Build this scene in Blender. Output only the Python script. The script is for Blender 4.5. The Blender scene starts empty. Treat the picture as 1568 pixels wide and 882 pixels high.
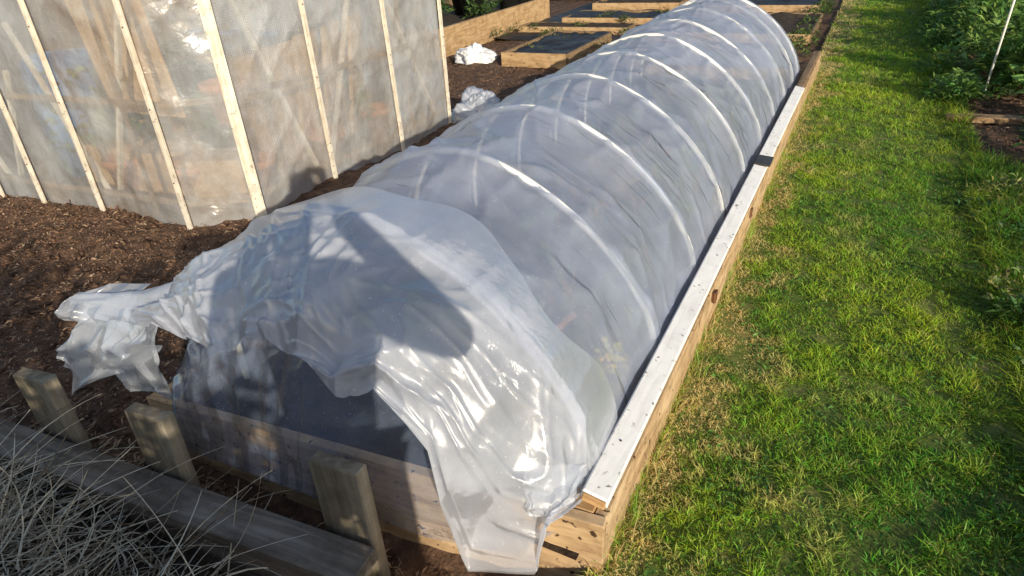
import bpy, math, random
import numpy as np
from mathutils import Vector, Matrix, noise
random.seed(7); rng=np.random.default_rng(11)
sc=bpy.context.scene
COL=sc.collection
pi=math.pi
# ------------------------------------------------------------------ helpers
def lerp(a,b,t): return a+(b-a)*t
def link(o,parent=None):
    COL.objects.link(o)
    if parent: o.parent=parent
    return o
def empty(name,loc=(0,0,0)):
    e=bpy.data.objects.new(name,None); e.empty_display_size=.2
    COL.objects.link(e); return e
def mesh_obj(name,verts,faces,mat,parent=None,smooth=False,uv=None):
    me=bpy.data.meshes.new(name); me.from_pydata([tuple(v) for v in verts],[],faces); me.update()
    if mat:
        for m in (mat if isinstance(mat,list) else [mat]): me.materials.append(m)
    if smooth: me.polygons.foreach_set('use_smooth',[True]*len(me.polygons))
    return link(bpy.data.objects.new(name,me),parent)
def np_mesh(name,V,F,mat,parent=None,col=None,smooth=False):
    me=bpy.data.meshes.new(name)
    V=np.asarray(V,dtype=np.float32)
    loops=np.concatenate([f.reshape(-1) for f in F]).astype(np.int32)
    tot=np.concatenate([np.full(len(f),f.shape[1]) for f in F]).astype(np.int32)
    start=np.concatenate([[0],np.cumsum(tot)[:-1]]).astype(np.int32)
    me.vertices.add(len(V)); me.vertices.foreach_set('co',V.reshape(-1))
    me.loops.add(len(loops)); me.loops.foreach_set('vertex_index',loops)
    me.polygons.add(len(tot)); me.polygons.foreach_set('loop_start',start)
    try: me.polygons.foreach_set('loop_total',tot)
    except Exception: pass
    if smooth: me.polygons.foreach_set('use_smooth',np.ones(len(tot),dtype=bool))
    me.update(calc_edges=True)
    if col is not None:
        a=me.color_attributes.new('col','FLOAT_COLOR','POINT')
        c=np.ones((len(V),4),dtype=np.float32); c[:,:3]=col
        a.data.foreach_set('color',c.reshape(-1))
    me.materials.append(mat)
    return link(bpy.data.objects.new(name,me),parent)
def grid_faces(nu,nv,off=0):
    F=[]
    for i in range(nu-1):
        for j in range(nv-1):
            a=off+i*nv+j; F.append((a,a+nv,a+nv+1,a+1))
    return F
# ------------------------------------------------------------------ materials
def new_mat(name):
    m=bpy.data.materials.new(name); m.use_nodes=True
    nt=m.node_tree; nt.nodes.clear()
    return m,nt,nt.nodes,nt.links
def N(nt,t,**kw):
    n=nt.nodes.new(t)
    for k,v in kw.items():
        if k in n.inputs: n.inputs[k].default_value=v
        else: setattr(n,k,v)
    return n
def ramp(nt,stops):
    r=nt.nodes.new('ShaderNodeValToRGB'); e=r.color_ramp.elements
    while len(e)<len(stops): e.new(.5)
    for i,(p,c) in enumerate(stops):
        e[i].position=p; e[i].color=(c[0],c[1],c[2],1) if not isinstance(c,float) else (c,c,c,1)
    return r
def coords(nt,scale=(1,1,1),rot=(0,0,0)):
    tc=nt.nodes.new('ShaderNodeTexCoord'); mp=nt.nodes.new('ShaderNodeMapping')
    mp.inputs['Scale'].default_value=scale; mp.inputs['Rotation'].default_value=rot
    nt.links.new(tc.outputs['Object'],mp.inputs['Vector']); return mp
def noise_mat(name,stops,scale=8,vscale=(1,1,1),rough=.8,bump=.3,bscale=None,detail=8,rot=(0,0,0),spec=.3):
    m,nt,nd,lk=new_mat(name)
    mp=coords(nt,vscale,rot)
    n=N(nt,'ShaderNodeTexNoise',Scale=scale,Detail=detail,Roughness=.65); lk.new(mp.outputs[0],n.inputs['Vector'])
    r=ramp(nt,stops); lk.new(n.outputs['Fac'],r.inputs['Fac'])
    n2=N(nt,'ShaderNodeTexNoise',Scale=bscale or scale*3,Detail=6); lk.new(mp.outputs[0],n2.inputs['Vector'])
    b=N(nt,'ShaderNodeBump',Strength=bump,Distance=.01); lk.new(n2.outputs['Fac'],b.inputs['Height'])
    p=N(nt,'ShaderNodeBsdfPrincipled',Roughness=rough); p.inputs['Specular IOR Level'].default_value=spec
    lk.new(r.outputs[0],p.inputs['Base Color']); lk.new(b.outputs[0],p.inputs['Normal'])
    o=nd.new('ShaderNodeOutputMaterial'); lk.new(p.outputs[0],o.inputs[0]); return m
def wood_mat(name,c1,c2,c3,axis='Y',scale=6,bump=.4,rough=.75,spots=0.0,blotch=.55):
    m,nt,nd,lk=new_mat(name)
    s={'X':(.12,1,1),'Y':(1,.12,1),'Z':(1,1,.12)}[axis]
    mp=coords(nt,s)
    n=N(nt,'ShaderNodeTexNoise',Scale=scale*5,Detail=8,Roughness=.6,Distortion=.6); lk.new(mp.outputs[0],n.inputs['Vector'])
    r=ramp(nt,[(.3,c1),(.5,c2),(.72,c3)]); lk.new(n.outputs['Fac'],r.inputs['Fac'])
    n2=N(nt,'ShaderNodeTexNoise',Scale=9,Detail=5,Roughness=.7); 
    mp2=coords(nt); lk.new(mp2.outputs[0],n2.inputs['Vector'])
    r2=ramp(nt,[(.35,(.45,.42,.4)),(.55,(1,1,1))]); lk.new(n2.outputs['Fac'],r2.inputs['Fac'])
    mx=N(nt,'ShaderNodeMixRGB',blend_type='MULTIPLY'); mx.inputs['Fac'].default_value=blotch
    lk.new(r.outputs[0],mx.inputs[1]); lk.new(r2.outputs[0],mx.inputs[2])
    last=mx.outputs[0]
    if spots>0:
        v=N(nt,'ShaderNodeTexNoise',Scale=38,Detail=3,Roughness=.5); lk.new(mp2.outputs[0],v.inputs['Vector'])
        rs=ramp(nt,[(.30,float(spots)),(.36,0.0)]); lk.new(v.outputs['Fac'],rs.inputs['Fac'])
        m2=N(nt,'ShaderNodeMixRGB'); lk.new(rs.outputs[0],m2.inputs['Fac']); lk.new(last,m2.inputs[1]); m2.inputs[2].default_value=(.06,.035,.02,1)
        last=m2.outputs[0]
    b=N(nt,'ShaderNodeBump',Strength=bump,Distance=.006); lk.new(n.outputs['Fac'],b.inputs['Height'])
    p=N(nt,'ShaderNodeBsdfPrincipled',Roughness=rough); p.inputs['Specular IOR Level'].default_value=.25
    lk.new(last,p.inputs['Base Color']); lk.new(b.outputs[0],p.inputs['Normal'])
    o=nd.new('ShaderNodeOutputMaterial'); lk.new(p.outputs[0],o.inputs[0]); return m
def attr_mat(name,rough=.6,trans=.35,spec=.3):
    m,nt,nd,lk=new_mat(name)
    a=nd.new('ShaderNodeAttribute'); a.attribute_name='col'
    p=N(nt,'ShaderNodeBsdfPrincipled',Roughness=rough); p.inputs['Specular IOR Level'].default_value=spec
    lk.new(a.outputs['Color'],p.inputs['Base Color'])
    o=nd.new('ShaderNodeOutputMaterial')
    if trans>0:
        t=nd.new('ShaderNodeBsdfTranslucent'); lk.new(a.outputs['Color'],t.inputs['Color'])
        mx=nd.new('ShaderNodeMixShader'); mx.inputs[0].default_value=trans
        lk.new(p.outputs[0],mx.inputs[1]); lk.new(t.outputs[0],mx.inputs[2]); lk.new(mx.outputs[0],o.inputs[0])
    else: lk.new(p.outputs[0],o.inputs[0])
    return m
def film_mat(name,op_lo,op_hi,scale=3,vscale=(1,1,1),tint=(.80,.84,.90),rough=.3,bump=.25,bscale=8,bvs=(1,1,1),cells=0,trl=.45,dirt=.0,fmax=.35,drips=0.0,tint2=None,tscale=2.2,fmin=.05):
    m,nt,nd,lk=new_mat(name)
    mp=coords(nt,vscale); mb=coords(nt,bvs); m1=coords(nt)
    n=N(nt,'ShaderNodeTexNoise',Scale=scale,Detail=5,Roughness=.6); lk.new(mp.outputs[0],n.inputs['Vector'])
    r=ramp(nt,[(.34,float(op_lo)),(.66,float(op_hi))]); lk.new(n.outputs['Fac'],r.inputs['Fac'])
    sp=N(nt,'ShaderNodeTexNoise',Scale=120,Detail=1); lk.new(m1.outputs[0],sp.inputs['Vector'])
    rs=ramp(nt,[(.70,0.0),(.76,.3)]); lk.new(sp.outputs['Fac'],rs.inputs['Fac'])
    ad=N(nt,'ShaderNodeMath',operation='ADD',use_clamp=True); lk.new(r.outputs[0],ad.inputs[0]); lk.new(rs.outputs[0],ad.inputs[1])
    if drips:
        md=coords(nt,(1.6,26,1.6)); dn_=N(nt,'ShaderNodeTexNoise',Scale=1.0,Detail=4,Roughness=.65); lk.new(md.outputs[0],dn_.inputs['Vector'])
        rd=ramp(nt,[(.56,0.0),(.66,float(drips))]); lk.new(dn_.outputs['Fac'],rd.inputs['Fac'])
        mk=N(nt,'ShaderNodeTexNoise',Scale=2.1,Detail=2); lk.new(m1.outputs[0],mk.inputs['Vector'])
        rk=ramp(nt,[(.42,0.1),(.58,1.0)]); lk.new(mk.outputs['Fac'],rk.inputs['Fac'])
        mu=N(nt,'ShaderNodeMath',operation='MULTIPLY'); lk.new(rd.outputs[0],mu.inputs[0]); lk.new(rk.outputs[0],mu.inputs[1])
        sb=N(nt,'ShaderNodeMath',operation='SUBTRACT',use_clamp=True); lk.new(ad.outputs[0],sb.inputs[0]); lk.new(mu.outputs[0],sb.inputs[1]); ad=sb
    nb=N(nt,'ShaderNodeTexNoise',Scale=bscale,Detail=4,Roughness=.5,Distortion=.4); lk.new(mb.outputs[0],nb.inputs['Vector'])
    b=N(nt,'ShaderNodeBump',Strength=bump,Distance=.02); lk.new(nb.outputs['Fac'],b.inputs['Height'])
    nrm=b.outputs[0]
    if cells:
        v=N(nt,'ShaderNodeTexVoronoi',Scale=cells,Randomness=.0); lk.new(m1.outputs[0],v.inputs['Vector'])
        b2=N(nt,'ShaderNodeBump',Strength=.5,Distance=.004); lk.new(v.outputs['Distance'],b2.inputs['Height']); lk.new(nrm,b2.inputs['Normal']); nrm=b2.outputs[0]
        rv=ramp(nt,[(.2,0.12),(.5,0.0)]); lk.new(v.outputs['Distance'],rv.inputs['Fac'])
        ad2=N(nt,'ShaderNodeMath',operation='ADD',use_clamp=True); lk.new(ad.outputs[0],ad2.inputs[0]); lk.new(rv.outputs[0],ad2.inputs[1]); ad=ad2
    dn=N(nt,'ShaderNodeTexNoise',Scale=tscale,Detail=6,Roughness=.7); lk.new(m1.outputs[0],dn.inputs['Vector'])
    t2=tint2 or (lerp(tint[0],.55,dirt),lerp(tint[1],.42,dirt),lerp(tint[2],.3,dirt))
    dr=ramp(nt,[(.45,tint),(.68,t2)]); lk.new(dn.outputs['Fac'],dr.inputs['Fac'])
    df=nd.new('ShaderNodeBsdfDiffuse'); lk.new(dr.outputs[0],df.inputs['Color']); lk.new(nrm,df.inputs['Normal'])
    tl=nd.new('ShaderNodeBsdfTranslucent'); lk.new(dr.outputs[0],tl.inputs['Color']); lk.new(nrm,tl.inputs['Normal'])
    mt=nd.new('ShaderNodeMixShader'); mt.inputs[0].default_value=trl; lk.new(df.outputs[0],mt.inputs[1]); lk.new(tl.outputs[0],mt.inputs[2])
    tp=nd.new('ShaderNodeBsdfTransparent'); tp.inputs[0].default_value=(.96,.97,.98,1)
    ma=nd.new('ShaderNodeMixShader'); lk.new(ad.outputs[0],ma.inputs[0]); lk.new(tp.outputs[0],ma.inputs[1]); lk.new(mt.outputs[0],ma.inputs[2])
    gl=N(nt,'ShaderNodeBsdfGlossy',Roughness=rough); lk.new(nrm,gl.inputs['Normal'])
    lw=N(nt,'ShaderNodeLayerWeight',Blend=.2); lk.new(nrm,lw.inputs['Normal'])
    mf=N(nt,'ShaderNodeMapRange'); mf.inputs['To Min'].default_value=fmin; mf.inputs['To Max'].default_value=fmax; lk.new(lw.outputs['Fresnel'],mf.inputs['Value'])
    mg=nd.new('ShaderNodeMixShader'); lk.new(mf.outputs[0],mg.inputs[0]); lk.new(ma.outputs[0],mg.inputs[1]); lk.new(gl.outputs[0],mg.inputs[2])
    o=nd.new('ShaderNodeOutputMaterial'); lk.new(mg.outputs[0],o.inputs[0]); return m

M_wood=wood_mat('tan_timber',(.34,.22,.12),(.54,.37,.21),(.68,.51,.32),'Y',spots=1)
M_woodx=wood_mat('tan_timber_x',(.34,.19,.09),(.5,.3,.14),(.62,.42,.22),'X',spots=1)
M_white=wood_mat('white_paint_timber',(.80,.79,.77),(.91,.90,.88),(.94,.93,.91),'Y',bump=.3,rough=.7,spots=.75,blotch=.2)
M_greyz=wood_mat('weathered_timber_z',(.12,.105,.07),(.24,.20,.145),(.38,.33,.25),'Z',bump=1,scale=4)
M_brownw=wood_mat('brown_timber',(.2,.12,.06),(.34,.22,.12),(.48,.33,.2),'X',bump=.5)
M_browny=wood_mat('brown_timber_y',(.13,.085,.045),(.24,.16,.09),(.38,.26,.15),'Y',bump=.5)
M_soil=noise_mat('soil',[(.25,(.035,.02,.012)),(.5,(.11,.063,.04)),(.75,(.25,.15,.095))],scale=16,bump=1,bscale=70,rough=.95)
M_bedsoil=noise_mat('bed_soil',[(.3,(.02,.014,.01)),(.7,(.09,.062,.04))],scale=14,bump=1,bscale=50,rough=.95)
M_turf=noise_mat('turf_base',[(.3,(.05,.07,.015)),(.5,(.12,.16,.03)),(.72,(.30,.25,.09))],scale=5,bump=.8,bscale=60,rough=.95)
M_black=noise_mat('black_membrane',[(.3,(.012,.012,.014)),(.7,(.035,.035,.04))],scale=6,bump=.6,bscale=10,rough=.55)
M_pot=noise_mat('black_plastic',[(.3,(.012,.012,.012)),(.7,(.03,.03,.03))],scale=6,bump=.1,rough=.4)
M_rust=noise_mat('rusty_steel',[(.3,(.07,.03,.015)),(.7,(.2,.09,.045))],scale=30,bump=.5,rough=.7)
M_dark=noise_mat('dark_iron',[(.3,(.02,.02,.022)),(.7,(.06,.06,.06))],scale=30,bump=.3,rough=.5)
M_pipe=noise_mat('hoop_pipe',[(.3,(.76,.75,.70)),(.7,(.86,.85,.80))],scale=6,bump=.05,rough=.5)
M_bag=noise_mat('white_sack',[(.3,(.7,.7,.72)),(.7,(.85,.85,.86))],scale=6,bump=.8,bscale=9,rough=.5)
M_blue=noise_mat('blue_plastic',[(.3,(.05,.15,.35)),(.7,(.08,.22,.45))],scale=6,bump=.1,rough=.4)
M_leaf=attr_mat('leaf',.5,.35,.4)
M_grass=attr_mat('grass_blade',.5,.45,.35)
M_clod=attr_mat('soil_clod',.95,0,.1)
M_straw=attr_mat('dry_straw',.7,.15,.3)
M_film=film_mat('polythene_tunnel',.46,.64,scale=2.4,vscale=(1.2,1.2,1.2),bump=.2,bscale=6,bvs=(1,2.4,.8),rough=.30,tint=(.68,.76,1.0),tint2=(.76,.80,.95),drips=.42,fmax=.55,fmin=.12)
M_filmlip=film_mat('polythene_doubled',.50,.78,scale=4,bump=.22,bscale=12,rough=.30,tint=(.82,.86,.97),fmax=.42,fmin=.07)
M_filmtail=film_mat('polythene_tail',.40,.62,scale=6,bump=.3,bscale=14,rough=.25,tint=(.78,.83,.93),fmax=.4)
M_filmin=film_mat('polythene_inner',.16,.46,scale=3,bump=.4,bscale=9,rough=.2,tint=(.30,.38,.56),fmax=.4,trl=.25)  # dark bluish tint stands in for shade on the inner sheet
M_gfilm=film_mat('polythene_greenhouse',.38,.66,scale=2.5,vscale=(1,1,.4),bump=.9,bscale=7,rough=.28,tint=(.88,.90,.92),cells=70,dirt=.6,fmax=.38,fmin=.08,tscale=3)
M_gfilme=film_mat('polythene_greenhouse_end',.30,.60,scale=2.5,vscale=(1,1,.5),bump=1,bscale=6,rough=.24,tint=(.88,.91,.94),dirt=.75,fmax=.42,fmin=.09,tscale=2)

def box(name,c,size,mat,parent=None,rot=(0,0,0),bev=.003,jit=0.0,sub=0):
    import bmesh
    bm=bmesh.new(); bmesh.ops.create_cube(bm,size=1)
    for v in bm.verts: v.co=Vector((v.co.x*size[0],v.co.y*size[1],v.co.z*size[2]))
    if bev>0: bmesh.ops.bevel(bm,geom=bm.edges[:],offset=bev,segments=1,affect='EDGES')
    if jit>0:
        for v in bm.verts: v.co+=Vector((random.uniform(-jit,jit),random.uniform(-jit,jit),random.uniform(-jit,jit)))
    me=bpy.data.meshes.new(name); bm.to_mesh(me); bm.free(); me.materials.append(mat)
    o=bpy.data.objects.new(name,me); o.location=c; o.rotation_euler=rot; return link(o,parent)
def beam(name,p,q,w,h,mat,parent=None,up=(0,0,1),bev=.002):
    p=Vector(p);q=Vector(q);L=(q-p).length; y=(q-p).normalized(); upv=Vector(up)
    x=y.cross(upv).normalized(); z=x.cross(y).normalized()
    o=box(name,(0,0,0),(w,L,h),mat,parent,bev=bev)
    o.matrix_world=Matrix.Translation((p+q)/2)@Matrix((x,y,z)).transposed().to_4x4()
    return o
def tube(name,pts,r,mat,parent=None,seg=8,closed=False,radii=None):
    V=[];F=[];n=len(pts); pts=[Vector(p) for p in pts]
    for i,p in enumerate(pts):
        t=(pts[min(i+1,n-1)]-pts[max(i-1,0)]).normalized()
        a=Vector((0,0,1)) if abs(t.z)<.9 else Vector((0,1,0))
        x=t.cross(a).normalized(); y=t.cross(x).normalized(); rr=radii[i] if radii else r
        for k in range(seg):
            th=2*pi*k/seg; V.append(p+x*rr*math.cos(th)+y*rr*math.sin(th))
    for i in range(n-1):
        for k in range(seg):
            F.append((i*seg+k,i*seg+(k+1)%seg,(i+1)*seg+(k+1)%seg,(i+1)*seg+k))
    F.append(tuple(range(seg))[::-1]); F.append(tuple((n-1)*seg+k for k in range(seg)))
    return mesh_obj(name,V,F,mat,parent,smooth=True)
def lathe(name,prof,mat,parent=None,seg=24,loc=(0,0,0)):
    V=[];F=[]
    for r,z in prof:
        for k in range(seg): V.append((r*math.cos(2*pi*k/seg),r*math.sin(2*pi*k/seg),z))
    for i in range(len(prof)-1):
        for k in range(seg): F.append((i*seg+k,i*seg+(k+1)%seg,(i+1)*seg+(k+1)%seg,(i+1)*seg+k))
    o=mesh_obj(name,V,F,mat,parent,smooth=True); o.location=loc; return o

# ------------------------------------------------------------------ camera / light / world
Rv=Vector((.893,.446,-.0572)); Up=Vector((-.176,.461,.868)); Bk=Vector((.4135,-.767,.493)).normalized()
Rv=(Rv-Bk*Rv.dot(Bk)).normalized(); Up=Bk.cross(Rv)
cd=bpy.data.cameras.new('camera'); cam=bpy.data.objects.new('camera',cd); COL.objects.link(cam)
cam.matrix_world=Matrix.Translation((0,0,1.6))@Matrix((Rv,Up,Bk)).transposed().to_4x4()
cd.sensor_width=36; cd.lens=22.96; cd.clip_start=.03; cd.clip_end=600
sc.camera=cam
SD=Vector((-.676,.679,-.305)).normalized()
sl=bpy.data.lights.new('sun','SUN'); sl.energy=5; sl.angle=math.radians(.5); sl.color=(1,.89,.70)
so=bpy.data.objects.new('sun',sl); so.rotation_euler=SD.to_track_quat('-Z','Y').to_euler(); so.location=(5,-5,6); COL.objects.link(so)
w=bpy.data.worlds.new('World'); sc.world=w; w.use_nodes=True; wn=w.node_tree
bg=wn.nodes.get('Background') or wn.nodes.new('ShaderNodeBackground')
sky=wn.nodes.new('ShaderNodeTexSky'); sky.sky_type='NISHITA'; sky.sun_disc=False
sky.sun_elevation=math.asin(-SD.z); sky.sun_rotation=math.atan2(-SD.x,-SD.y); sky.altitude=50
wn.links.new(sky.outputs[0],bg.inputs[0]); bg.inputs[1].default_value=.14
sc.view_settings.view_transform='Standard'; sc.view_settings.look='None'; sc.view_settings.exposure=0

# ------------------------------------------------------------------ ground
def gh(x,y):
    h=0.0
    n=noise.noise(Vector((x*1.3,y*1.3,0)))*.035+noise.noise(Vector((x*5,y*5,3)))*.03+noise.noise(Vector((x*14,y*14,5)))*.02
    lawn = -.44<x<.85
    if lawn and y>.9:
        return noise.noise(Vector((x*2,y*2,9)))*.006
    k=1.0
    if x>=.85: k=min(1,(x-.85)*6+.2)
    h=n*k
    if x<-.44 and y<1.3:
        t=min(1,(1.3-y)/.25)*min(1,max(0,(x+2.4)/.9)); h-= .13*t
    if x<-2.2 and x>-3.3 and y>1: h+=.01
    return h
def axis(lo,hi,step,far):
    a=list(np.arange(lo,hi+1e-6,step)); s=step; v=hi
    while v<far: s*=1.35; v+=s; a.append(v)
    s=step; v=lo; b=[]
    while v>-far: s*=1.35; v-=s; b.append(v)
    return b[::-1]+a
X=axis(-6.2,2.6,.035,160); Y=axis(-.6,9,.035,220)
V=[(x,y,gh(x,y) if (-12<x<8 and -4<y<20) else 0) for x in X for y in Y]
me_g=mesh_obj('soil_ground',V,grid_faces(len(X),len(Y)),M_soil,None,smooth=True)
px=list(np.arange(-.43,.9,.05)); py=list(np.arange(-.5,10,.06))+list(np.arange(10,60,.8))
V=[(x+(noise.noise(Vector((y*1.5,x,1)))*.06 if x>.7 else 0),y,noise.noise(Vector((x*2,y*2,9)))*.006+.012) for x in px for y in py]
mesh_obj('grass_path',V,grid_faces(len(px),len(py)),M_turf,None,smooth=True)

# ------------------------------------------------------------------ grass blades
def blades(name,P,H,W,lean,cols,mat,curl=.4):
    n=len(P); ang=rng.uniform(0,2*pi,n); la=rng.uniform(0,2*pi,n)
    wx=np.stack([np.cos(ang),np.sin(ang),np.zeros(n)],1)*W[:,None]*.5
    ld=np.stack([np.cos(la),np.sin(la),np.zeros(n)],1)*(H*lean)[:,None]
    up=np.zeros((n,3)); up[:,2]=H
    mid=P+up*.55+ld*.35; tip=P+up*(1-curl*lean*.5)[:,None]+ld*1.0
    V=np.empty((n,5,3)); V[:,0]=P-wx; V[:,1]=P+wx; V[:,2]=mid+wx*.8; V[:,3]=mid-wx*.8; V[:,4]=tip
    b=np.arange(n)[:,None]*5
    Q=b+np.array([[0,1,2,3]]); T=b+np.array([[3,2,4]])
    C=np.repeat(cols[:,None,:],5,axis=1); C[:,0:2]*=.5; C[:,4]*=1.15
    return np_mesh(name,V.reshape(-1,3),[Q,T],mat,col=np.clip(C.reshape(-1,3),0,.95))
def vnoise(x,y,s,z=0.0):
    return np.array([noise.noise(Vector((a*s,b*s,z))) for a,b in zip(x,y)])
ys=np.concatenate([rng.uniform(.5,2.5,76000),rng.uniform(2.5,5,60000),rng.uniform(5,9,42000),rng.uniform(9,18,30000)])
n=len(ys); xs=rng.uniform(-.42,.86,n)
pn=vnoise(xs,ys,3.4); pn2=vnoise(xs,ys,10.0,4); pn3=vnoise(xs,ys,1.4,8); pn4=vnoise(xs,ys,24.0,2); pn5=vnoise(xs,ys,6,14)
edge=np.clip(1-(xs+.42)/.40,0,1)
dry=np.clip((pn*1.3+pn2*.9+pn4*.5+edge*1.25-.48)*2.6,0,1)*np.clip(1.2-(xs+.42)/.65,0,1)
dry=np.maximum(dry,(rng.random(n)<.12)*rng.uniform(.4,1,n))
green=np.stack([.32+.2*pn3+.13*pn2+.14*pn5+rng.uniform(-.08,.1,n),.51+.16*pn3+.14*pn2+.14*pn5+rng.uniform(-.12,.13,n),.033+rng.uniform(0,.03,n)],1)
dk=(rng.random(n)<.13); green[dk]*=.45
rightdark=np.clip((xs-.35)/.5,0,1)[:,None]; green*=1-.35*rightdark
yel=np.stack([.80+rng.uniform(-.1,.12,n),.64+rng.uniform(-.08,.1,n),.26+rng.uniform(-.04,.07,n)],1)
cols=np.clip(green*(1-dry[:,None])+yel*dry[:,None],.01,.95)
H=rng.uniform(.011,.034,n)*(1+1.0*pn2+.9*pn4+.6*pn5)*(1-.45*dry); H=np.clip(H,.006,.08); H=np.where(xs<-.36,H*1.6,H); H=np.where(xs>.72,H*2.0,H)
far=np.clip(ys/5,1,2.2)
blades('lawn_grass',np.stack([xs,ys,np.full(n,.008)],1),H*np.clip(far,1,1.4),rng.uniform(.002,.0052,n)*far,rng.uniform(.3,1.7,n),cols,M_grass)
n=6500; ys=rng.uniform(.6,6,n); xs=rng.uniform(-.3,.85,n); kk=vnoise(xs,ys,4,11); keep=kk>.0; xs=xs[keep]; ys=ys[keep]; n=len(xs)
TURFLEAF=(xs,ys)
n=6500; ys=rng.uniform(1.0,7.5,n); k=vnoise(ys,ys*0,2.5,2); keep=rng.random(n)<(.45+k); ys=ys[keep]; n=len(ys)
xs=-.40+np.abs(rng.normal(0,.03,n)); 
cg=np.stack([rng.uniform(.2,.38,n),rng.uniform(.36,.55,n),rng.uniform(.03,.07,n)],1)
d2=rng.random(n)<.35; cg[d2]=[.66,.54,.24]
blades('tall_grass_edge',np.stack([xs,ys,np.zeros(n)],1),rng.uniform(.03,.12,n),rng.uniform(.002,.004,n),rng.uniform(.2,1,n),cg,M_grass)
n=18000; xs=.78+np.abs(rng.normal(0,.32,n)); ys=rng.uniform(.4,5.2,n); kk=vnoise(xs,ys,2.2,3)
keep=(kk>-.12); xs=xs[keep]; ys=ys[keep]; n=len(xs)
cg=np.stack([rng.uniform(.08,.22,n),rng.uniform(.18,.38,n),rng.uniform(.015,.05,n)],1)
blades('rough_grass',np.stack([xs,ys,np.zeros(n)],1),rng.uniform(.04,.12,n),rng.uniform(.003,.006,n),rng.uniform(.3,1.2,n),cg,M_grass)

# ------------------------------------------------------------------ leaves
def leafmass(name,C,D,L,W,cols,mat,parent=None,fold=.25):
    n=len(C); rnd=rng.normal(size=(n,3)); rnd[:,2]*=.4
    S=np.cross(D,np.stack([rnd[:,0]*.4,rnd[:,1]*.4,np.ones(n)],1)); S/=np.linalg.norm(S,axis=1)[:,None]+1e-9
    Nn=np.cross(S,D)
    L=L[:,None]; W=W[:,None]
    V=np.empty((n,6,3)); V[:,0]=C; V[:,1]=C+D*L*.45+S*W*.5+Nn*W*fold; V[:,2]=C+D*L*.45-S*W*.5+Nn*W*fold
    V[:,3]=C+D*L*.5; tip=C+D*L; tip[:,2]-=(L[:,0]*.22); V[:,4]=tip; V[:,5]=C+D*L*.85+Nn*0
    b=np.arange(n)[:,None]*6
    T=np.concatenate([b+np.array([[0,1,3]]),b+np.array([[0,3,2]]),b+np.array([[1,4,3]]),b+np.array([[3,4,2]])])
    Cc=np.repeat(cols[:,None,:],6,axis=1)
    return np_mesh(name,V.reshape(-1,3),[T],mat,parent,col=Cc.reshape(-1,3))
def clump(cx,cy,rad,h,n,ll,lw,base=(.06,.14,.03),var=.5,z0=0):
    a=rng.uniform(0,2*pi,n); r=rad*np.sqrt(rng.random(n)); 
    hh=h*(1-.6*(r/rad)**2)*rng.uniform(.25,1,n)
    C=np.stack([cx+r*np.cos(a),cy+r*np.sin(a),z0+hh],1)
    el=rng.uniform(-.1,1.1,n); a2=a+rng.normal(0,.9,n)
    D=np.stack([np.cos(a2)*np.cos(el),np.sin(a2)*np.cos(el),np.sin(el)],1)
    L=rng.uniform(.6,1.3,n)*ll; W=L*lw/ll*rng.uniform(.7,1.2,n)
    c=np.array(base)[None,:]*rng.uniform(1-var,1+var,n)[:,None]; c[:,0]*=rng.uniform(.8,1.4,n)
    return C,D,L,W,c
def cat(*cl): return [np.concatenate(z) for z in zip(*cl)]
xs,ys=TURFLEAF; n=len(xs); a=rng.uniform(0,2*pi,n); el=rng.uniform(0,.7,n)
leafmass('turf_weeds',np.stack([xs,ys,np.full(n,.015)],1),np.stack([np.cos(a)*np.cos(el),np.sin(a)*np.cos(el),np.sin(el)],1),rng.uniform(.012,.038,n),rng.uniform(.006,.015,n),np.array([[.13,.28,.05]])*rng.uniform(.6,1.5,(n,1)),M_leaf)
cl=[]
for i in range(105):
    cy=random.uniform(.9,4.5); cx=random.uniform(.72,.98+cy*.16) if random.random()<.88 else random.uniform(1,2.2)
    if noise.noise(Vector((cx*1.5,cy*1.6,3)))<-.16: continue
    cl.append(clump(cx,cy,random.uniform(.07,.18),random.uniform(.04,.24),random.randint(80,220),random.uniform(.025,.065),random.uniform(.008,.026),base=random.choice([(.07,.17,.03),(.12,.26,.04),(.05,.12,.03),(.1,.2,.06),(.2,.24,.07)])))
leafmass('border_weeds',*cat(*cl),M_leaf)
cl=[]
for i in range(64):
    cx=random.uniform(1.05,3.6); cy=random.uniform(6.7,14)
    cl.append(clump(cx,cy,random.uniform(.2,.45),random.uniform(.3,.95),random.randint(200,380),random.uniform(.08,.17),random.uniform(.03,.06),base=random.choice([(.16,.30,.07),(.20,.34,.08),(.08,.18,.04)])))
for i in range(20):
    cx=random.uniform(.75,1.1); cy=random.uniform(6.5,13)
    cl.append(clump(cx,cy,random.uniform(.12,.22),random.uniform(.1,.3),150,.09,.03,base=(.14,.28,.06)))
for (cx,cy,h) in ((1.2,7.3,.8),(1.15,8.4,.9),(1.2,9.6,1.0),(1.1,11,.95),(1.7,5.9,.8),(1.5,7.0,.9)):
    cl.append(clump(cx,cy,.22,h,300,.14,.05,base=(.15,.29,.06)))
leafmass('broad_leaf_border_plants',*cat(*cl),M_leaf)
cl=[]
for i in range(14):
    cl.append(clump(random.uniform(1.25,2.4),random.uniform(4.0,5.8),random.uniform(.15,.3),random.uniform(.15,.5),240,.12,.018,base=(.05,.11,.03)))
leafmass('dark_border_shrub',*cat(*cl),M_leaf)
tube('garden_cane',[(1.03,7.0,0),(1.05,7.0,.8),(1.08,7.02,1.6)],.009,M_pipe)
box('border_edging_plank',(.95,6.15,.03),(.5,.1,.045),M_brownw,None,rot=(0,0,.05),jit=.003)

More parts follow.
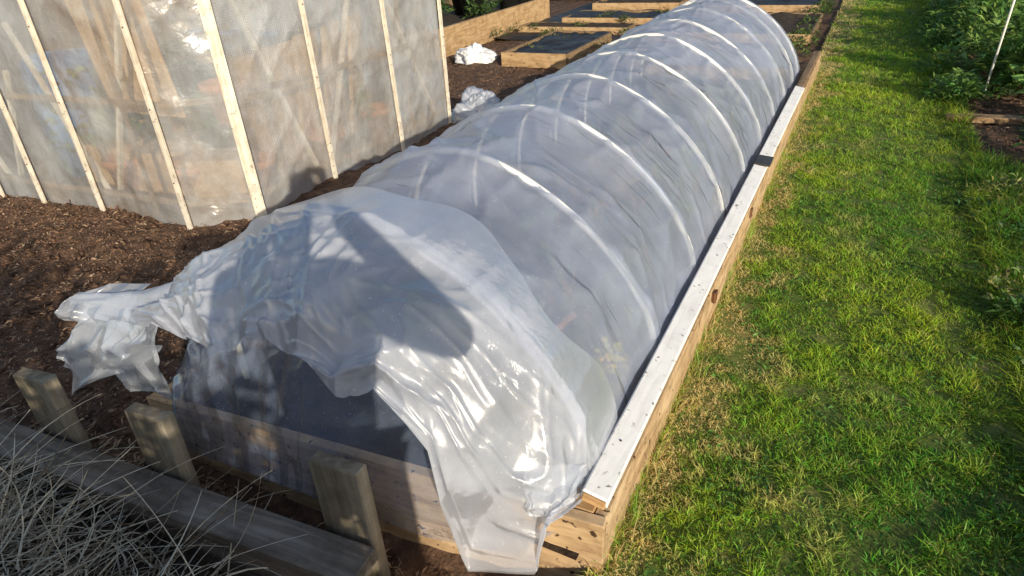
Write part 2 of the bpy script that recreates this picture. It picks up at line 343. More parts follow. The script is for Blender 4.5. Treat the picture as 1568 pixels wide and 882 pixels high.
# ------------------------------------------------------------------ mulch
import bmesh
bm=bmesh.new(); bmesh.ops.create_icosphere(bm,subdivisions=1,radius=1); IV=np.array([v.co[:] for v in bm.verts]); IF=np.array([[v.index for v in f.verts] for f in bm.faces]); bm.free()
def clods(name,P,S,cols,mat=M_clod,flat=.5):
    n=len(P); k=len(IV)
    V=IV[None]*rng.uniform(.35,1.5,(n,k,1))*S[:,None,None]
    st=np.stack([rng.uniform(.4,.9,n),rng.uniform(.9,2.3,n),rng.uniform(.25,.65,n)],1)
    V=V*st[:,None,:]
    a=rng.uniform(0,2*pi,n); t=rng.normal(0,.5,n)
    y=V[:,:,1]*np.cos(t)[:,None]-V[:,:,2]*np.sin(t)[:,None]; z=V[:,:,1]*np.sin(t)[:,None]+V[:,:,2]*np.cos(t)[:,None]; x=V[:,:,0]
    V=np.stack([x*np.cos(a)[:,None]-y*np.sin(a)[:,None],x*np.sin(a)[:,None]+y*np.cos(a)[:,None],z],2)
    V=V+P[:,None,:]
    F=(np.arange(n)[:,None,None]*k+IF[None]).reshape(-1,3)
    return np_mesh(name,V.reshape(-1,3),[F],mat,col=np.repeat(cols[:,None],k,1).reshape(-1,3))
n=38000
xs=np.concatenate([rng.uniform(-5.6,-2.0,29000),rng.uniform(-5,-2.4,6000),rng.uniform(.9,2.4,3000)]); ys=np.concatenate([rng.uniform(.3,2.9,29000),rng.uniform(4.8,7.6,6000),rng.uniform(4.4,7,3000)])
S=.003+rng.pareto(2.8,n)*.0042; S=np.clip(S,.003,.024)
zs=np.array([gh(a,b) for a,b in zip(xs,ys)])+S*.2
big=np.clip(1.25-S*30,.55,1.2)[:,None]
base=np.array([[.22,.128,.082]])*rng.uniform(.3,1.35,(n,1))*big; pal=(rng.random(n)<.06)&(S<.012); base[pal]=np.array([[.48,.36,.26]])*rng.uniform(.7,1.1,(pal.sum(),1))
clods('wood_chip_mulch',np.stack([xs,ys,zs],1),S,base)
n=8000; xs=rng.uniform(-5.5,-.5,n); ys=np.where(xs<-2.1,rng.uniform(.6,2.8,n),rng.uniform(.55,1.0,n))
zs=np.array([gh(a,b) for a,b in zip(xs,ys)])+.012
a=rng.uniform(0,2*pi,n); D=np.stack([np.cos(a),np.sin(a),rng.uniform(-.1,.25,n)],1)
leafmass('bark_and_straw_litter',np.stack([xs,ys,zs],1),D,rng.uniform(.01,.055,n),rng.uniform(.002,.011,n),np.array([[.40,.27,.17]])*rng.uniform(.25,1.4,(n,1)),M_straw)

# ------------------------------------------------------------------ TUNNEL BED
bed=empty('polytunnel_raised_bed')
XL,XR=-1.98,-.475; CX=-1.23; Y0,Y1=1.33,6.75
beam('side_board_right',(-.405,1.17,.02),(-.375,7.75,.03),.035,.34,M_wood,bed)
beam('side_board_left',(-2.03,1.07,.02),(-2.03,6.95,.02),.035,.34,M_wood,bed)
beam('front_board',(-2.05,1.035,.01),(-.385,1.148,.01),.035,.37,M_wood,bed)
beam('rear_board',(-2.04,7.0,.03),(-.38,7.0,.03),.035,.3,M_wood,bed)
o=beam('cap_rail',(-.430,1.185,.222),(-.400,6.0,.228),.078,.036,M_white,bed,up=(.2,0,1),bev=.005)
beam('cap_rail_far',(-.405,6.02,.22),(-.40,7.7,.215),.055,.03,M_browny,bed,bev=.004)
box('cap_end_grain',(-.430,1.181,.222),(.068,.01,.028),M_woodx,bed,rot=(0,.2,0))
box('corner_block',(-.455,1.20,.075),(.06,.07,.24),M_woodx,bed)
box('latch_plate',(-.40,4.02,.252),(.09,.16,.012),M_dark,bed,rot=(0,.1,0))
for k in range(5):
    box('cap_screw',(-.43+.006*k,1.4+k*.95+.1*random.random(),.2425),(.006,.006,.004),M_dark,bed,bev=.001)
for yy in (2.5,3.45): 
    box('hinge_bracket',(-.372,yy,.15),(.014,.04,.05),M_rust,bed,jit=.004)
xs=np.arange(-2.0,-.42,.05); ys_=np.arange(1.1,7.0,.06)
V=[(x,y,.06+noise.noise(Vector((x*4,y*4,1)))*.03+noise.noise(Vector((x*15,y*15,1)))*.015) for x in xs for y in ys_]
mesh_obj('bed_soil',V,grid_faces(len(xs),len(ys_)),M_bedsoil,bed,smooth=True)
cl=[]
for i in range(46):
    cl.append(clump(random.uniform(-1.8,-.62),random.uniform(1.7,6.6),random.uniform(.06,.16),random.uniform(.08,.28),70,.09,.03,base=random.choice([(.14,.28,.04),(.06,.12,.03),(.25,.28,.05),(.3,.2,.08)]),z0=.06))
leafmass('bed_seedlings',*cat(*cl),M_leaf,bed)
c=cat(clump(-.62,1.62,.05,.22,70,.03,.025,base=(.8,.7,.03),z0=.07),clump(-.60,1.8,.06,.26,110,.035,.03,base=(.85,.75,.03),z0=.07),clump(-.62,2.15,.05,.2,60,.03,.025,base=(.5,.6,.05),z0=.07)); leafmass('yellow_flowers',*c,M_leaf,bed)
M_or=noise_mat('terracotta_cane',[(.3,(.4,.17,.08)),(.7,(.5,.22,.1))])
tube('tool_handle',[(-.95,1.8,.12),(-.82,2.02,.24)],.016,M_or,bed)
for i in range(16):
    x=random.uniform(-1.6,-.62); y=random.uniform(1.6,4.5)
    tube('plant_cane',[(x,y,.05),(x+random.uniform(-.1,.1),y+random.uniform(-.1,.1),random.uniform(.3,.5))],.004,M_browny,bed)
def prof(s,scale=1.0):
    th=pi*(1-s); c=math.cos(th); si=max(math.sin(th),0)
    nn=1.62 if c>0 else 1.95
    x=math.copysign(abs(c)**(2/nn),c); z=si**(2/nn)
    ax=(XR-CX) if c>0 else (CX-XL)
    return CX+x*ax*scale, .19+z*.70*scale
hoops=[1.36,1.97,2.60,3.24,3.86,4.50,5.12,5.75,6.35,6.72]
for y in hoops:
    pts=[]
    for i in range(41):
        x,z=prof(i/40,.979); pts.append((x,y+.012*math.sin(z*5),z))
    pts=[(pts[0][0],y,.02)]+pts+[(pts[-1][0],y,.02)]
    tube('hoop',pts,.0135,M_pipe,bed)
def ridge(x): 
    return 1-2*abs(noise.noise(Vector(x)))**.7
nu,nv=170,620; V=[]
yy=np.linspace(1.30,6.86,nv)
for i in range(nu):
    s=i/(nu-1); es=math.sin(pi*s)**.5 if 0<s<1 else 0
    for y in yy:
        j=max(k for k in range(len(hoops)) if hoops[k]<=y or k==0); j=min(j,len(hoops)-2)
        t=min(max((y-hoops[j])/(hoops[j+1]-hoops[j]),0),1)
        sg=.050+.04*noise.noise(Vector((j*3.7,s*2,1)))
        sag=sg*(1-abs(2*t-1)**1.5) if y>=1.36 else 0
        x,z=prof(s,1-sag*.8*es)
        e1=abs(2*t-1); edge_=e1**1.2*(1-e1**8)
        wv=noise.noise(Vector((s*3,y*1.5,4)))*.6
        w1=max(0,ridge((s*16+wv,y*1.1+s*1.5,j*5.3))-.15)*edge_*.026
        w1b=max(0,ridge((s*5+wv*2-y*2,y*3.0+s*7,j*2.1))-.25)*.020
        w1c=max(0,ridge((s*8+y*2.4,y*2.0-s*5,j*1.3+7))-.35)*.017
        w2=noise.noise(Vector((s*4,y*2.2,7)))*.022
        w3=noise.noise(Vector((s*34,y*14,7)))*.0012
        dsp=(w1+w1b+w1c+w2-.010)*es+w3
        if e1>.93: dsp=lerp(dsp,.0,min(1,(e1-.93)/.07)*.75)
        nx,nz=(x-CX),(z-.19); l=math.hypot(nx,nz)+1e-6
        far_=max(0,(y-6.72)/.14)
        V.append((x+nx/l*dsp,y,z+nz/l*dsp-.02*far_))
mesh_obj('tunnel_film',V,grid_faces(nu,nv),M_film,bed,smooth=True)
for s_,xx in ((0,XL),(1,XR)):
    V=[];
    for y in np.linspace(1.3,6.86,200):
        for k,z in enumerate((.2,.12,.05)):
            V.append((xx+noise.noise(Vector((y*6,z*4,s_)))*.008,y,z))
    mesh_obj('film_skirt',V,grid_faces(200,3),M_film,bed,smooth=True)
V=[]
for i in range(60):
    s=i/59
    x,z=prof(s)
    for k in range(14):
        t=k/13
        xx=lerp(x,lerp(-1.98,-.5,s),t**.8); y=6.86+.14*math.sin(t*pi/2)+noise.noise(Vector((s*14,t*2,3)))*.02*t
        V.append((xx,y,lerp(z-.02,.12,t)))
mesh_obj('rear_film',V,grid_faces(60,14),M_film,bed,smooth=True)

# ---- front drape (outer doubled lip)
def interp(keys,s):
    for (s0,p0),(s1,p1) in zip(keys,keys[1:]):
        if s<=s1:
            t=(s-s0)/(s1-s0); t=t*t*(3-2*t)*.5+t*.5
            return Vector(p0).lerp(Vector(p1),t)
    return Vector(keys[-1][1])
lip=[(0,(-2.04,1.34,.22)),(.06,(-2.08,1.24,.42)),(.12,(-2.07,1.12,.53)),(.17,(-2.04,1.05,.545)),(.25,(-1.90,1.0,.535)),(.31,(-1.76,.99,.575)),(.37,(-1.62,.99,.55)),(.43,(-1.45,.97,.56)),(.5,(-1.27,.99,.63)),(.56,(-1.12,.96,.63)),(.60,(-1.06,.97,.53)),(.65,(-.95,.99,.575)),(.70,(-.87,.98,.51)),(.74,(-.83,1.0,.41)),(.79,(-.80,.98,.25)),(.85,(-.775,1.02,-.04)),(.93,(-.575,1.06,.01)),(.955,(-.555,1.08,.19)),(1,(-.475,1.22,.2))]
def drape(name,keys,yhoop,nu,nv,mat,ctl_y,amp,seed,prs=1.012,dz=-.02,back=.18):
    V=[]
    for i in range(nu):
        s=i/(nu-1); x,z=prof(s,prs); P1=interp(keys,s)
        A=Vector((x,yhoop+back*(1+.8*noise.noise(Vector((s*7,seed,0)))),z)); B=Vector((x,yhoop,z)); 
        C=Vector((lerp(B.x,P1.x,.35),P1.y+ctl_y,lerp(B.z,P1.z,.12)+dz))
        nrm=Vector((B.x-CX,-.35,B.z-.15)).normalized()
        for k in range(nv):
            t=k/(nv-1)
            if t<.2: p=A.lerp(B,t/.2); q=0; on=min(1,t/.2)*.3
            else:
                q=(t-.2)/.8; p=B*(1-q)**2+C*2*q*(1-q)+P1*q*q; on=.3+.7*q
            sw=s+.13*q*math.sin(s*9+seed)+.06*noise.noise(Vector((q*3,s*4,seed)))
            f=ridge((sw*11,q*.8,seed))*.75+ridge((sw*5+q*1.8,q*2.2+s,seed+5))*.75
            f+=max(0,ridge((sw*24-q*3,q*2.0+s*3,seed+8))-.2)*.45
            f+=max(0,ridge((sw*14+q*5,q*5.0-s*3,seed+11))-.3)*.35
            f+=noise.noise(Vector((p.x*6,p.y*6,p.z*6+seed)))*.6
            e=math.sin(pi*min(max(s,0),1))**.5
            p=p+nrm*f*amp*on*(.35+.65*e)
            V.append(p)
    return mesh_obj(name,V,grid_faces(nu,nv),mat,bed,smooth=True)
drape('front_film_drape',lip,1.33,340,130,M_filmlip,.03,.046,2.0)
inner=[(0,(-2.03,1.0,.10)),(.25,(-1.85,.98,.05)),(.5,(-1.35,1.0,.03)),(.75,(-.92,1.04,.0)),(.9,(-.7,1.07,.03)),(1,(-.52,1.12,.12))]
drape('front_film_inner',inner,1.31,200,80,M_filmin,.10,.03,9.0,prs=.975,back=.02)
def patch(name,top,bot,nu,nv,amp,seed,mat=M_filmtail,bulge=(0,-.03,0)):
    V=[]
    for i in range(nu):
        s=i/(nu-1); A=interp(top,s); Bb=interp(bot,s)
        for k in range(nv):
            t=k/(nv-1); p=A.lerp(Bb,t)+Vector(bulge)*math.sin(pi*t)
            f=ridge((s*4+t*.7,t*.7,seed))*.7+ridge((s*2.3-t,t*1.6+s,seed+4))*.7+noise.noise(Vector((s*11,t*6,seed)))*.2
            V.append(p+Vector((-.35,-.9,.25)).normalized()*f*amp*(.4+.6*t)+Vector((noise.noise(Vector((s*4,t*4,seed+9)))*amp*.8,0,0)))
    return mesh_obj(name,V,grid_faces(nu,nv),mat,bed,smooth=True)
patch('film_tail',[(0,(-2.14,1.0,.55)),(1,(-1.82,1.0,.555))],[(0,(-2.19,.90,.41)),(.2,(-2.185,.89,.37)),(.35,(-2.18,.87,.275)),(.55,(-2.08,.93,.33)),(.8,(-1.98,1.0,.36)),(1,(-1.84,1.02,.47))],100,60,.035,3)
patch('film_tail_under',[(0,(-2.10,1.06,.53)),(1,(-1.85,1.05,.53))],[(0,(-2.11,.98,.33)),(.5,(-2.03,1.0,.25)),(1,(-1.88,1.04,.22))],70,50,.03,13)
patch('film_fold_end',[(0,(-2.17,.99,.60)),(.5,(-2.08,1.07,.625)),(1,(-1.93,1.12,.63))],[(0,(-2.18,.95,.53)),(.5,(-2.10,.98,.52)),(1,(-1.90,1.0,.52))],70,40,.018,6,bulge=(-.02,-.04,0))
V=[]
for i in range(50):
    t=i/49; c=Vector((-1.78,1.10,.60)).lerp(Vector((-2.17,.995,.57)),t)
    for k in range(28):
        th=2*pi*k/27; r=.040+.03*(1-t)**2-.010*math.sin(pi*t)+.016*noise.noise(Vector((math.cos(th)*1.6,math.sin(th)*1.6,t*4)))
        V.append(c+Vector((0,math.cos(th)*r*.8,math.sin(th)*r*1.0))+Vector((noise.noise(Vector((th,1,2)))*.03*t,0,0)))
mesh_obj('film_gathered_roll',V,grid_faces(50,28),M_filmtail,bed,smooth=True)
patch('film_corner_bunch',[(0,(-.62,1.16,.30)),(1,(-.47,1.26,.27))],[(0,(-.58,1.10,.19)),(.5,(-.52,1.115,.185)),(1,(-.48,1.17,.225))],50,30,.02,21,bulge=(0,-.02,0))

# ------------------------------------------------------------------ compost bay
bay=empty('timber_compost_bay')
M_plank=wood_mat('weathered_plank',(.09,.075,.06),(.19,.16,.13),(.34,.3,.26),'Y',bump=1,scale=4)
beam('front_plank',(-2.75,.70,.10),(-.96,.83,.07),.125,.05,M_plank,bay,bev=.004)
beam('plank_lower',(-2.75,.685,-.02),(-.98,.80,-.05),.04,.17,M_plank,bay,bev=.004)
for (x,y,z) in ((-2.31,.84,.345),(-1.80,.878,.32),(-1.08,.93,.33)):
    o=box('stake',(x,y,z-.26),(.165,.048,.52),M_greyz,bay,rot=(random.uniform(-.03,.03),random.uniform(-.03,.03),.07),bev=.004,jit=.002)
xs=np.arange(-3.0,-.9,.05); ys_=np.arange(-.3,.72,.05)
def heap(x,y): return -.03+.17*math.exp(-((x+2.0)/.6)**2-((y-.3)/.3)**2)
V=[(x,y,heap(x,y)+noise.noise(Vector((x*8,y*8,4)))*.03) for x in xs for y in ys_]
mesh_obj('compost_heap',V,grid_faces(len(xs),len(ys_)),M_bedsoil,bay,smooth=True)
def strands(name,n,region,L0,L1,r,parent,cols,zf,upk=.3,curl=.25):
    V=[];F=[];C=[]
    for i in range(n):
        x,y=region(); z=zf(x,y); a=random.uniform(0,2*pi); el=random.uniform(-.1,upk); L=random.uniform(L0,L1)
        d=Vector((math.cos(a)*math.cos(el),math.sin(a)*math.cos(el),math.sin(el)))
        seg=8; p=Vector((x,y,z)); c=random.choice(cols); k=random.uniform(.6,1.15); c=(c[0]*k,c[1]*k,c[2]*k)
        bend=Vector((random.gauss(0,curl),random.gauss(0,curl),random.gauss(-.12,.15)))
        side=d.cross(Vector((0,0,1))).normalized(); up=side.cross(d); rr=r*random.uniform(.4,1.5); b=len(V)
        for s in range(seg+1):
            rad=rr*(1-.6*s/seg)
            for q in range(3):
                th=2*pi*q/3; V.append(tuple(p+side*rad*math.cos(th)+up*rad*math.sin(th))); C.append(c)
            d=(d+bend*.3).normalized(); p=p+d*L/seg
            fl=heap(p.x,p.y)+.004
            if p.z<fl: p.z=fl
        for s in range(seg):
            for q in range(3): F.append((b+s*3+q,b+s*3+(q+1)%3,b+(s+1)*3+(q+1)%3,b+(s+1)*3+q))
    return np_mesh(name,np.array(V),[np.array(F)],M_straw,parent,col=np.array(C))
hz=lambda x,y: heap(x,y)+random.uniform(0,.08)
def reg():
    while True:
        x=random.gauss(-1.95,.42); y=random.gauss(.36,.2)
        if -3<x<-1.05 and -.2<y<.70: return x,y
strands('dry_grass_heap',1100,reg,.12,.5,.0031,bay,[(.90,.80,.62),(.92,.84,.68),(.62,.52,.38),(.28,.22,.15)],hz,.6,.7)
strands('dry_grass_stalks',22,lambda:(random.uniform(-2.3,-1.5),random.uniform(.35,.66)),.2,.38,.0018,bay,[(.6,.52,.38),(.4,.34,.25)],hz,1.3)

# ------------------------------------------------------------------ GREENHOUSE
gr=empty('polythene_greenhouse')
HW=2.05
plan=[(-8.0,2.36),(-5.60,2.42),(-5.05,2.42),(-4.45,2.46),(-3.63,2.49),(-3.31,2.76),(-3.25,3.41),(-3.22,4.2),(-3.24,5.0),(-8.0,5.25)]
def wall(name,p,q,mat,h=HW,out=.012,seed=0):
    p=Vector((p[0],p[1],0)); q=Vector((q[0],q[1],0)); L=(q-p).length; n=(q-p).normalized(); o=Vector((n.y,-n.x,0))
    nu_=max(6,int(L/.025)); nv_=80; V=[]
    for i in range(nu_):
        t=i/(nu_-1)
        for k in range(nv_):
            z=k/(nv_-1)*h-.03
            b=(noise.noise(Vector((t*L*2.5+seed,z*2.5,seed)))*.03+ridge((t*L*4+z*2+seed,z*1.5,seed))*.010+max(0,ridge((t*L*3-z*3,z*2+t*L,seed+3))-.3)*.022+noise.noise(Vector((t*L*9+z*3,z*5,seed)))*.008)*math.sin(pi*t)**.5
            V.append(p.lerp(q,t)+o*b+Vector((0,0,z)))
    return mesh_obj(name,V,grid_faces(nu_,nv_),mat,gr,smooth=True)
for i,(p,q) in enumerate(zip(plan,plan[1:])):
    wall('wall_film',p,q,M_gfilm if 5<=i<=7 else M_gfilme,seed=i*3.3)
def batten(x,y,ox,oy,w_,mat,z1=HW,th=.018):
    l=random.uniform(-.012,.012)
    b=beam('batten',(x+ox-l,y+oy,-.03),(x+ox+l,y+oy,z1),w_,th,mat,gr,up=(ox,oy,0) if (ox or oy) else (0,-1,0))
    return b
M_battY=wood_mat('pale_batten_long',(.56,.46,.33),(.76,.68,.55),(.86,.80,.70),'Y',bump=.4,blotch=.5,spots=.5)
for x,y in plan[1:5]: batten(x,y,0,-.03,.04,M_battY)
batten(-4.0,2.475,0,.05,.035,M_browny)
batten(-3.31,2.76,.022,-.022,.07,M_battY)
for (x,y) in plan[6:9]: batten(x,y,.03,0,.035,M_battY)
for y in (3.08,3.8,4.6): batten(-3.30,y,-.06,0,.03,M_browny)
for z in (.12,.75,1.45,2.02):
    for p,q in zip(plan[1:8],plan[2:9]):
        k=.045
        pp=Vector((p[0]-k,p[1]+k,z)); qq=Vector((q[0]-k,q[1]+k,z)); beam('rail',pp,qq,.02,.04,M_browny if z<1 else M_battY,gr)
for x,y in plan[1:6]+plan[6:9]:
    for z in (.3,.75,1.2,1.6): 
        ox,oy=(0,-.042) if y<2.7 else (.042,0)
        box('batten_nail',(x+ox,y+oy,z),(.008,.008,.008),M_rust,gr,bev=.002)
for p,q in (((-5.5,2.52,.1),(-5.1,2.52,.9)),((-4.95,2.55,1.2),(-4.5,2.55,.1)),((-4.4,2.56,.1),(-3.75,2.58,1.4)),((-3.36,2.9,1.5),(-3.33,3.38,.1)),((-3.32,3.5,.1),(-3.3,4.1,1.5)),((-3.3,4.25,1.4),(-3.3,4.9,.1)),((-5.9,2.5,.8),(-5.6,2.5,.1))):
    beam('diagonal_brace',p,q,.03,.03,M_battY,gr)
ridge_x=-5.6
V=[];
for i in range(30):
    for k in range(24):
        u_=i/29; v_=k/23; y=2.4+u_*2.75; x=lerp(-3.25,-8.0,v_); z=HW+.75*(1-abs(x-ridge_x)/2.4)
        V.append((x,y,z+noise.noise(Vector((x*2,y*2,1)))*.02))
mesh_obj('roof_film',V,grid_faces(30,24),M_gfilme,gr,smooth=True)
for y in (2.45,3.3,4.2,5.1):
    beam('rafter',(-3.27,y,HW-.02),(ridge_x,y,HW+.73),.03,.05,M_battY,gr); beam('rafter',(ridge_x,y,HW+.73),(-8.0,y,HW-.02),.03,.05,M_battY,gr)
box('staging_table_top',(-4.6,4.3,.7),(1.9,.7,.03),M_brownw,gr)
for x in (-5.4,-3.8):
    for y in (4.05,4.55): box('staging_leg',(x,y,.34),(.05,.05,.68),M_browny,gr)
for i in range(7): lathe('pot',[(0.001,0),(.07,0),(.1,.16),(.105,.16),(.1,.18),(.085,.18),(.06,.03)],M_pot if i%2 else M_blue,gr,loc=(-5.3+i*.24,4.2+random.uniform(-.1,.1),.72))
lathe('blue_water_butt',[(.001,0),(.26,0),(.29,.4),(.28,.85),(.24,.9),(.001,.92)],M_blue,gr,loc=(-5.45,3.1,0))
lathe('brown_bucket',[(.001,0),(.13,0),(.17,.3),(.18,.3),(.16,.02)],M_rust,gr,loc=(-4.2,3.0,0))
M_terr=noise_mat('terracotta',[(.3,(.5,.2,.1)),(.7,(.62,.3,.17))],scale=8,rough=.8)
for i,(x,y,z) in enumerate(((-3.95,2.85,0),(-3.6,3.05,0),(-3.62,4.45,0),(-4.6,2.8,0),(-3.55,3.75,0),(-3.75,3.1,.5))): lathe('terracotta_pot',[(.001,0),(.09,0),(.14,.22),(.155,.22),(.155,.27),(.13,.27),(.11,.2),(.001,.2)],M_terr,gr,loc=(x,y,z))
M_ws=wood_mat('tan_board',(.45,.28,.14),(.6,.4,.22),(.7,.5,.3),'Z')
for i in range(5): box('stacked_board',(-3.75+i*.03,3.3+i*.25,.45+i*.03),(.03,.3,.9),M_ws,gr,rot=(0,.15,.1*i))
for i in range(3): box('stored_crate',(-4.9+i*.55,2.95,.16),(.42,.3,.3),M_ws,gr,rot=(0,0,.2*i))
box('sheet_of_board',(-4.15,2.75,1.0),(.7,.02,.8),M_ws,gr,rot=(.1,0,0))
cl=[clump(random.uniform(-5.8,-3.7),random.uniform(2.8,4.7),.22,random.uniform(.4,1.0),150,.12,.05,base=random.choice([(.1,.2,.05),(.4,.25,.1),(.12,.24,.05),(.3,.16,.07)])) for i in range(16)]
leafmass('greenhouse_plants',*cat(*cl),M_leaf,gr)

# ------------------------------------------------------------------ far allotment beds
M_tanY=wood_mat('tan_bed_board',(.36,.21,.1),(.5,.33,.17),(.6,.43,.25),'Y',spots=.8)
def raised(name,x0,x1,y0,y1,h=.2,fill=M_black,rot=0,th=.03,fl=.85):
    e=empty(name)
    beam('front',(x0,y0,h/2),(x1,y0+rot,h/2),th,h,M_tanY,e); beam('back',(x0,y1,h/2),(x1,y1,h/2),th,h,M_browny,e)
    beam('left',(x0,y0+.03,h/2-.003),(x0,y1-.03,h/2-.003),th,h-.004,M_browny,e); beam('right',(x1,y0+.03,h/2-.003),(x1,y1-.03,h/2-.003),th,h-.004,M_browny,e)
    xs=np.linspace(x0+.02,x1-.02,24); ys=np.linspace(y0+.02,y1-.02,24)
    V=[(x,y,h*fl+noise.noise(Vector((x*3,y*3,2)))*.05+noise.noise(Vector((x*12,y*12,2)))*.02) for x in xs for y in ys]
    mesh_obj('liner',V,grid_faces(24,24),fill,e,smooth=True)
    return e
raised('raised_bed',-3.95,-3.1,7.45,9.1,.17)
raised('raised_bed',-4.85,-3.1,9.75,10.2,.12,M_bedsoil)
raised('raised_bed',-4.5,-2.9,10.7,11.6,.12)
raised('raised_bed',-2.75,-.6,9.4,11.3,.12,M_bedsoil)
raised('raised_bed',-2.6,-.7,12.2,13.4,.12,M_black)
raised('raised_bed',-4.6,-3.0,12.4,13.6,.14,M_bedsoil)
lb=empty('long_timber_bed')
beam('near_board',(-5.06,7.7,.18),(-5.06,11.4,.18),.06,.38,M_tanY,lb); beam('end_board',(-5.1,7.67,.18),(-6.8,7.67,.18),.05,.38,M_browny,lb); beam('far_board',(-6.8,7.7,.18),(-6.8,11.4,.18),.06,.38,M_browny,lb)
xs=np.linspace(-6.75,-5.1,14); V=[(x,y,.28+noise.noise(Vector((x*3,y*3,2)))*.04) for x in xs for y in np.linspace(7.7,11.4,24)]
mesh_obj('bed_fill',V,grid_faces(14,24),M_bedsoil,lb,smooth=True)
for i,(x,y,s) in enumerate(((-5.55,9.6,1.5),(-5.35,10.5,1.6),(-5.9,9.9,1.4),(-5.5,11.2,1.5))):
    lathe('plant_pot',[(0.001,0),(.10*s,0),(.14*s,.25*s),(.15*s,.25*s),(.15*s,.28*s),(.13*s,.28*s),(.12*s,.22*s),(.001,.22*s)],M_pot,None,loc=(x,y,.28))
xs=np.linspace(-5.0,-2.7,40); V=[(x,y,.03+noise.noise(Vector((x*3,y*3,8)))*.03) for x in xs for y in np.linspace(9.2,13.9,70)]
mesh_obj('weed_membrane',V,grid_faces(40,70),M_black,None,smooth=True)
def blob(name,loc,sc_,mat,seed,seg=60):
    V=[];
    for i in range(seg):
        for k in range(seg):
            th=2*pi*i/(seg-1); ph=pi*k/(seg-1)
            d=Vector((math.sin(ph)*math.cos(th),math.sin(ph)*math.sin(th),math.cos(ph)))
            r=1+noise.noise(d*1.8+Vector((seed,0,0)))*.45-abs(noise.noise(d*5+Vector((seed,3,0))))*.3+noise.noise(d*12)*.06
            V.append((d.x*r*sc_[0],d.y*r*sc_[1],max(d.z*r*sc_[2],-.02)))
    o=mesh_obj(name,V,grid_faces(seg,seg),mat,None,smooth=True); o.location=loc; return o
blob('white_plastic_sack',(-4.4,7.55,.05),(.27,.2,.16),M_bag,1)
blob('clear_plastic_bag',(-3.0,5.15,.03),(.24,.24,.24),M_filmlip,5)
cl=[]
for i in range(60):
    x=random.choice([random.uniform(-9,-.9),random.uniform(-7,-.9)]); y=random.uniform(14,18)
    cl.append(clump(x,y,random.uniform(.3,.6),random.uniform(.15,.5),160,.16,.05,base=random.choice([(.08,.15,.04),(.14,.14,.06),(.06,.1,.03)])))
leafmass('distant_weeds',*cat(*cl),M_leaf)
cl=[clump(random.uniform(-6.6,-5.2),random.uniform(8,11.2),.2,.3,80,.12,.03,base=(.08,.16,.04),z0=.28) for i in range(8)]
cl+=[clump(random.uniform(-.75,-.5),random.uniform(7.9,13),.12,.2,80,.07,.02,base=(.1,.18,.04)) for i in range(14)]
cl+=[clump(random.uniform(-4.9,-2.9),random.uniform(7.7,11.5),.1,.12,50,.07,.02,base=(.12,.16,.05),z0=.05) for i in range(20)]
leafmass('weeds_between_beds',*cat(*cl),M_leaf)

# ------------------------------------------------------------------ photographer (out of frame; the shadow in the photo is theirs)
ph=empty('photographer')
M_jack=noise_mat('jacket_cloth',[(.3,(.03,.05,.1)),(.7,(.05,.08,.15))],scale=30,rough=.9)
M_jean=noise_mat('trouser_cloth',[(.3,(.05,.05,.05)),(.7,(.09,.09,.09))],scale=30,rough=.9)
M_skin=noise_mat('skin',[(.3,(.5,.3,.22)),(.7,(.6,.38,.28))],scale=20,bump=.05,rough=.5)
M_hair=noise_mat('hair',[(.3,(.05,.03,.02)),(.7,(.12,.08,.05))],scale=60,rough=.7)
def skin(name,verts,edges,radii,mat,root=0,sub=2):
    me=bpy.data.meshes.new(name); me.from_pydata(verts,edges,[]); o=link(bpy.data.objects.new(name,me),ph); me.materials.append(mat)
    md=o.modifiers.new('skin','SKIN'); md.use_smooth_shade=True
    for i,r in enumerate(radii):
        me.skin_vertices[0].data[i].radius=(r,r) if not isinstance(r,tuple) else r
        me.skin_vertices[0].data[i].use_root=(i==root)
    o.modifiers.new('sub','SUBSURF').levels=sub; o.modifiers['sub'].render_levels=sub
    return o
f=Vector((-.47,.88,0)).normalized(); r_=Vector((.88,.47,0)).normalized(); HC=Vector((.155,-.30,1.63))
def B(a,b,z): return tuple(Vector((HC.x,HC.y,0))+r_*a+f*b+Vector((0,0,z)))
wr=(.115,-.075,1.53); wl=(-.07,-.16,1.53)
er=(.50,-.10,1.22); el_=(-.17,-.33,1.12)
skin('jacket',[B(0,-.03,.88),B(0,-.03,1.05),B(0,-.03,1.25),B(0,-.04,1.40),B(0,-.02,1.47),B(.18,-.03,1.39),er,wr,B(-.18,-.03,1.39),el_,wl],
     [(0,1),(1,2),(2,3),(3,4),(3,5),(5,6),(6,7),(3,8),(8,9),(9,10)],[(.17,.13),(.165,.12),(.185,.13),(.15,.11),.07,.08,.055,.038,.08,.055,.038],M_jack)
skin('trousers',[B(0,-.03,.92),B(.1,-.03,.84),B(.12,0,.48),B(.13,-.04,.10),B(-.1,-.03,.84),B(-.12,0,.48),B(-.13,-.04,.10)],[(0,1),(1,2),(2,3),(0,4),(4,5),(5,6)],[(.16,.12),.10,.07,.055,.10,.07,.055],M_jean)
skin('shoes_right',[B(.13,-.06,.05),B(.14,.06,.045),B(.15,.16,.035)],[(0,1),(1,2)],[.048,.045,.035],M_pot)
skin('shoes_left',[B(-.13,-.06,.05),B(-.14,.06,.045),B(-.15,.16,.035)],[(0,1),(1,2)],[.048,.045,.035],M_pot)
skin('head',[B(0,-.02,1.45),B(0,-.01,1.53),B(0,.0,1.60),B(0,-.01,1.67),B(0,-.01,1.71),B(0,.075,1.60),B(0,.10,1.615)],[(0,1),(1,2),(2,3),(3,4),(2,5),(5,6)],[.055,.055,.082,.085,.06,.03,.012],M_skin)
skin('hair',[B(0,-.05,1.60),B(0,-.035,1.68),B(0,-.02,1.73)],[(0,1),(1,2)],[.085,.092,.06],M_hair)
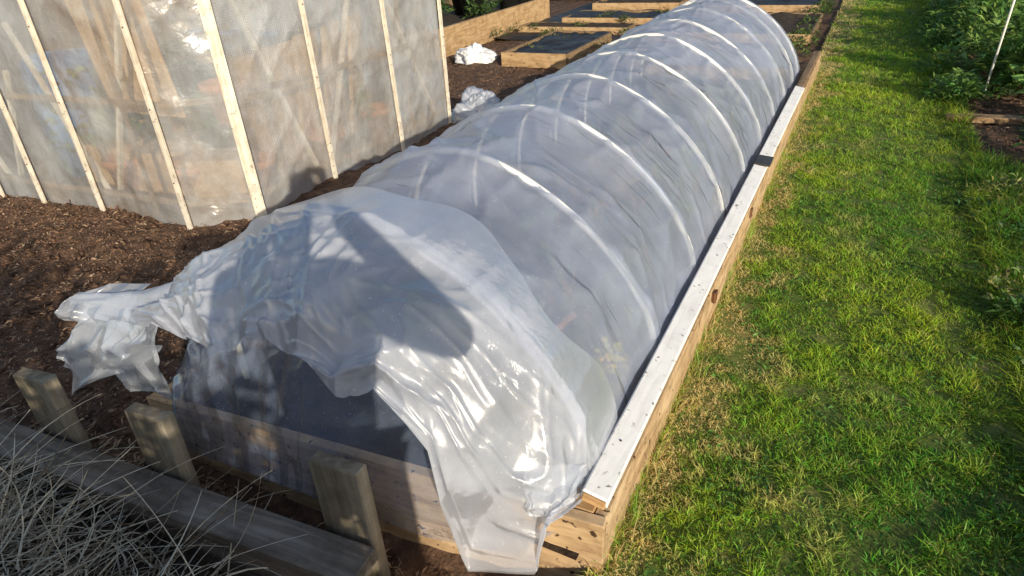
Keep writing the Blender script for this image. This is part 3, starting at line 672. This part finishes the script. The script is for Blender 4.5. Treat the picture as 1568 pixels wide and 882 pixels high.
for sx in (-1,1):
    o=skin('ear',[B(sx*.085,-.01,1.60),B(sx*.095,-.015,1.635)],[(0,1)],[.014,.014],M_skin)
camr=Vector((Rv.x,Rv.y,0)).normalized()
for nm,wv,sg in (('hand_right',wr,1),('hand_left',wl,-1)):
    wv=Vector(wv); tgt=Vector((0,0,1.6))+camr*.055*sg+Vector(Bk)*.045
    pal=wv.lerp(tgt,.5)
    vs=[tuple(wv),tuple(pal),tuple(tgt)]; es=[(0,1),(1,2)]; rs=[.026,.034,.026]
    for q in range(4):
        b0=tgt+Vector((0,0,.018-q*.017)); k1=b0+Vector(Bk)*-.02+camr*sg*.012; k2=k1-camr*sg*.03
        i0=len(vs); vs+= [tuple(b0),tuple(k1),tuple(k2)]; es+=[(2,i0),(i0,i0+1),(i0+1,i0+2)]; rs+=[.010,.009,.008]
    i0=len(vs); vs+=[tuple(pal-Vector((0,0,.03))),tuple(tgt-camr*sg*.03-Vector((0,0,.035))+Vector(Bk)*.01)]; es+=[(1,i0),(i0,i0+1)]; rs+=[.012,.010]
    skin(nm,vs,es,rs,M_skin,sub=1)
cb=box('compact_camera',(0,0,0),(.10,.058,.022),M_dark,ph,bev=.004)
cb.matrix_world=Matrix.Translation(Vector((0,0,1.6))+Bk*.045)@Matrix((Rv,Up,Bk)).transposed().to_4x4()
# added shrubs, unseen behind the photographer, shaped to shade the front left
cl=[]
for i in range(100):
    cx=random.uniform(-2.0,1.66); cy=random.uniform(-2.1,-1.65)
    hh_=1.66+.14*math.exp(-((cx-.9)/.7)**2)-(.2 if cx<-1 else 0)
    if .08<cx<.32: hh_=.95
    cl.append(clump(cx,cy,.25,hh_*random.uniform(.9,1.05),260,.11,.07,base=(.06,.13,.03)))
for i in range(60):
    cx=random.uniform(-2.0,1.66); cy=random.uniform(-2.1,-1.65); cl.append(clump(cx,cy,.25,random.uniform(.6,1.0),170,.11,.07,base=(.06,.13,.03)))
sh=empty('added_shade_shrub'); leafmass('foliage',*cat(*cl),M_leaf,sh)
for i in range(14):
    x=-1.9+i*.26; tube('stem',[(x,-1.85,0),(x+random.uniform(-.1,.1),-1.85,.7),(x+random.uniform(-.2,.2),-1.85,1.2)],.012,M_browny,sh,radii=[.016,.011,.005])
print('done')
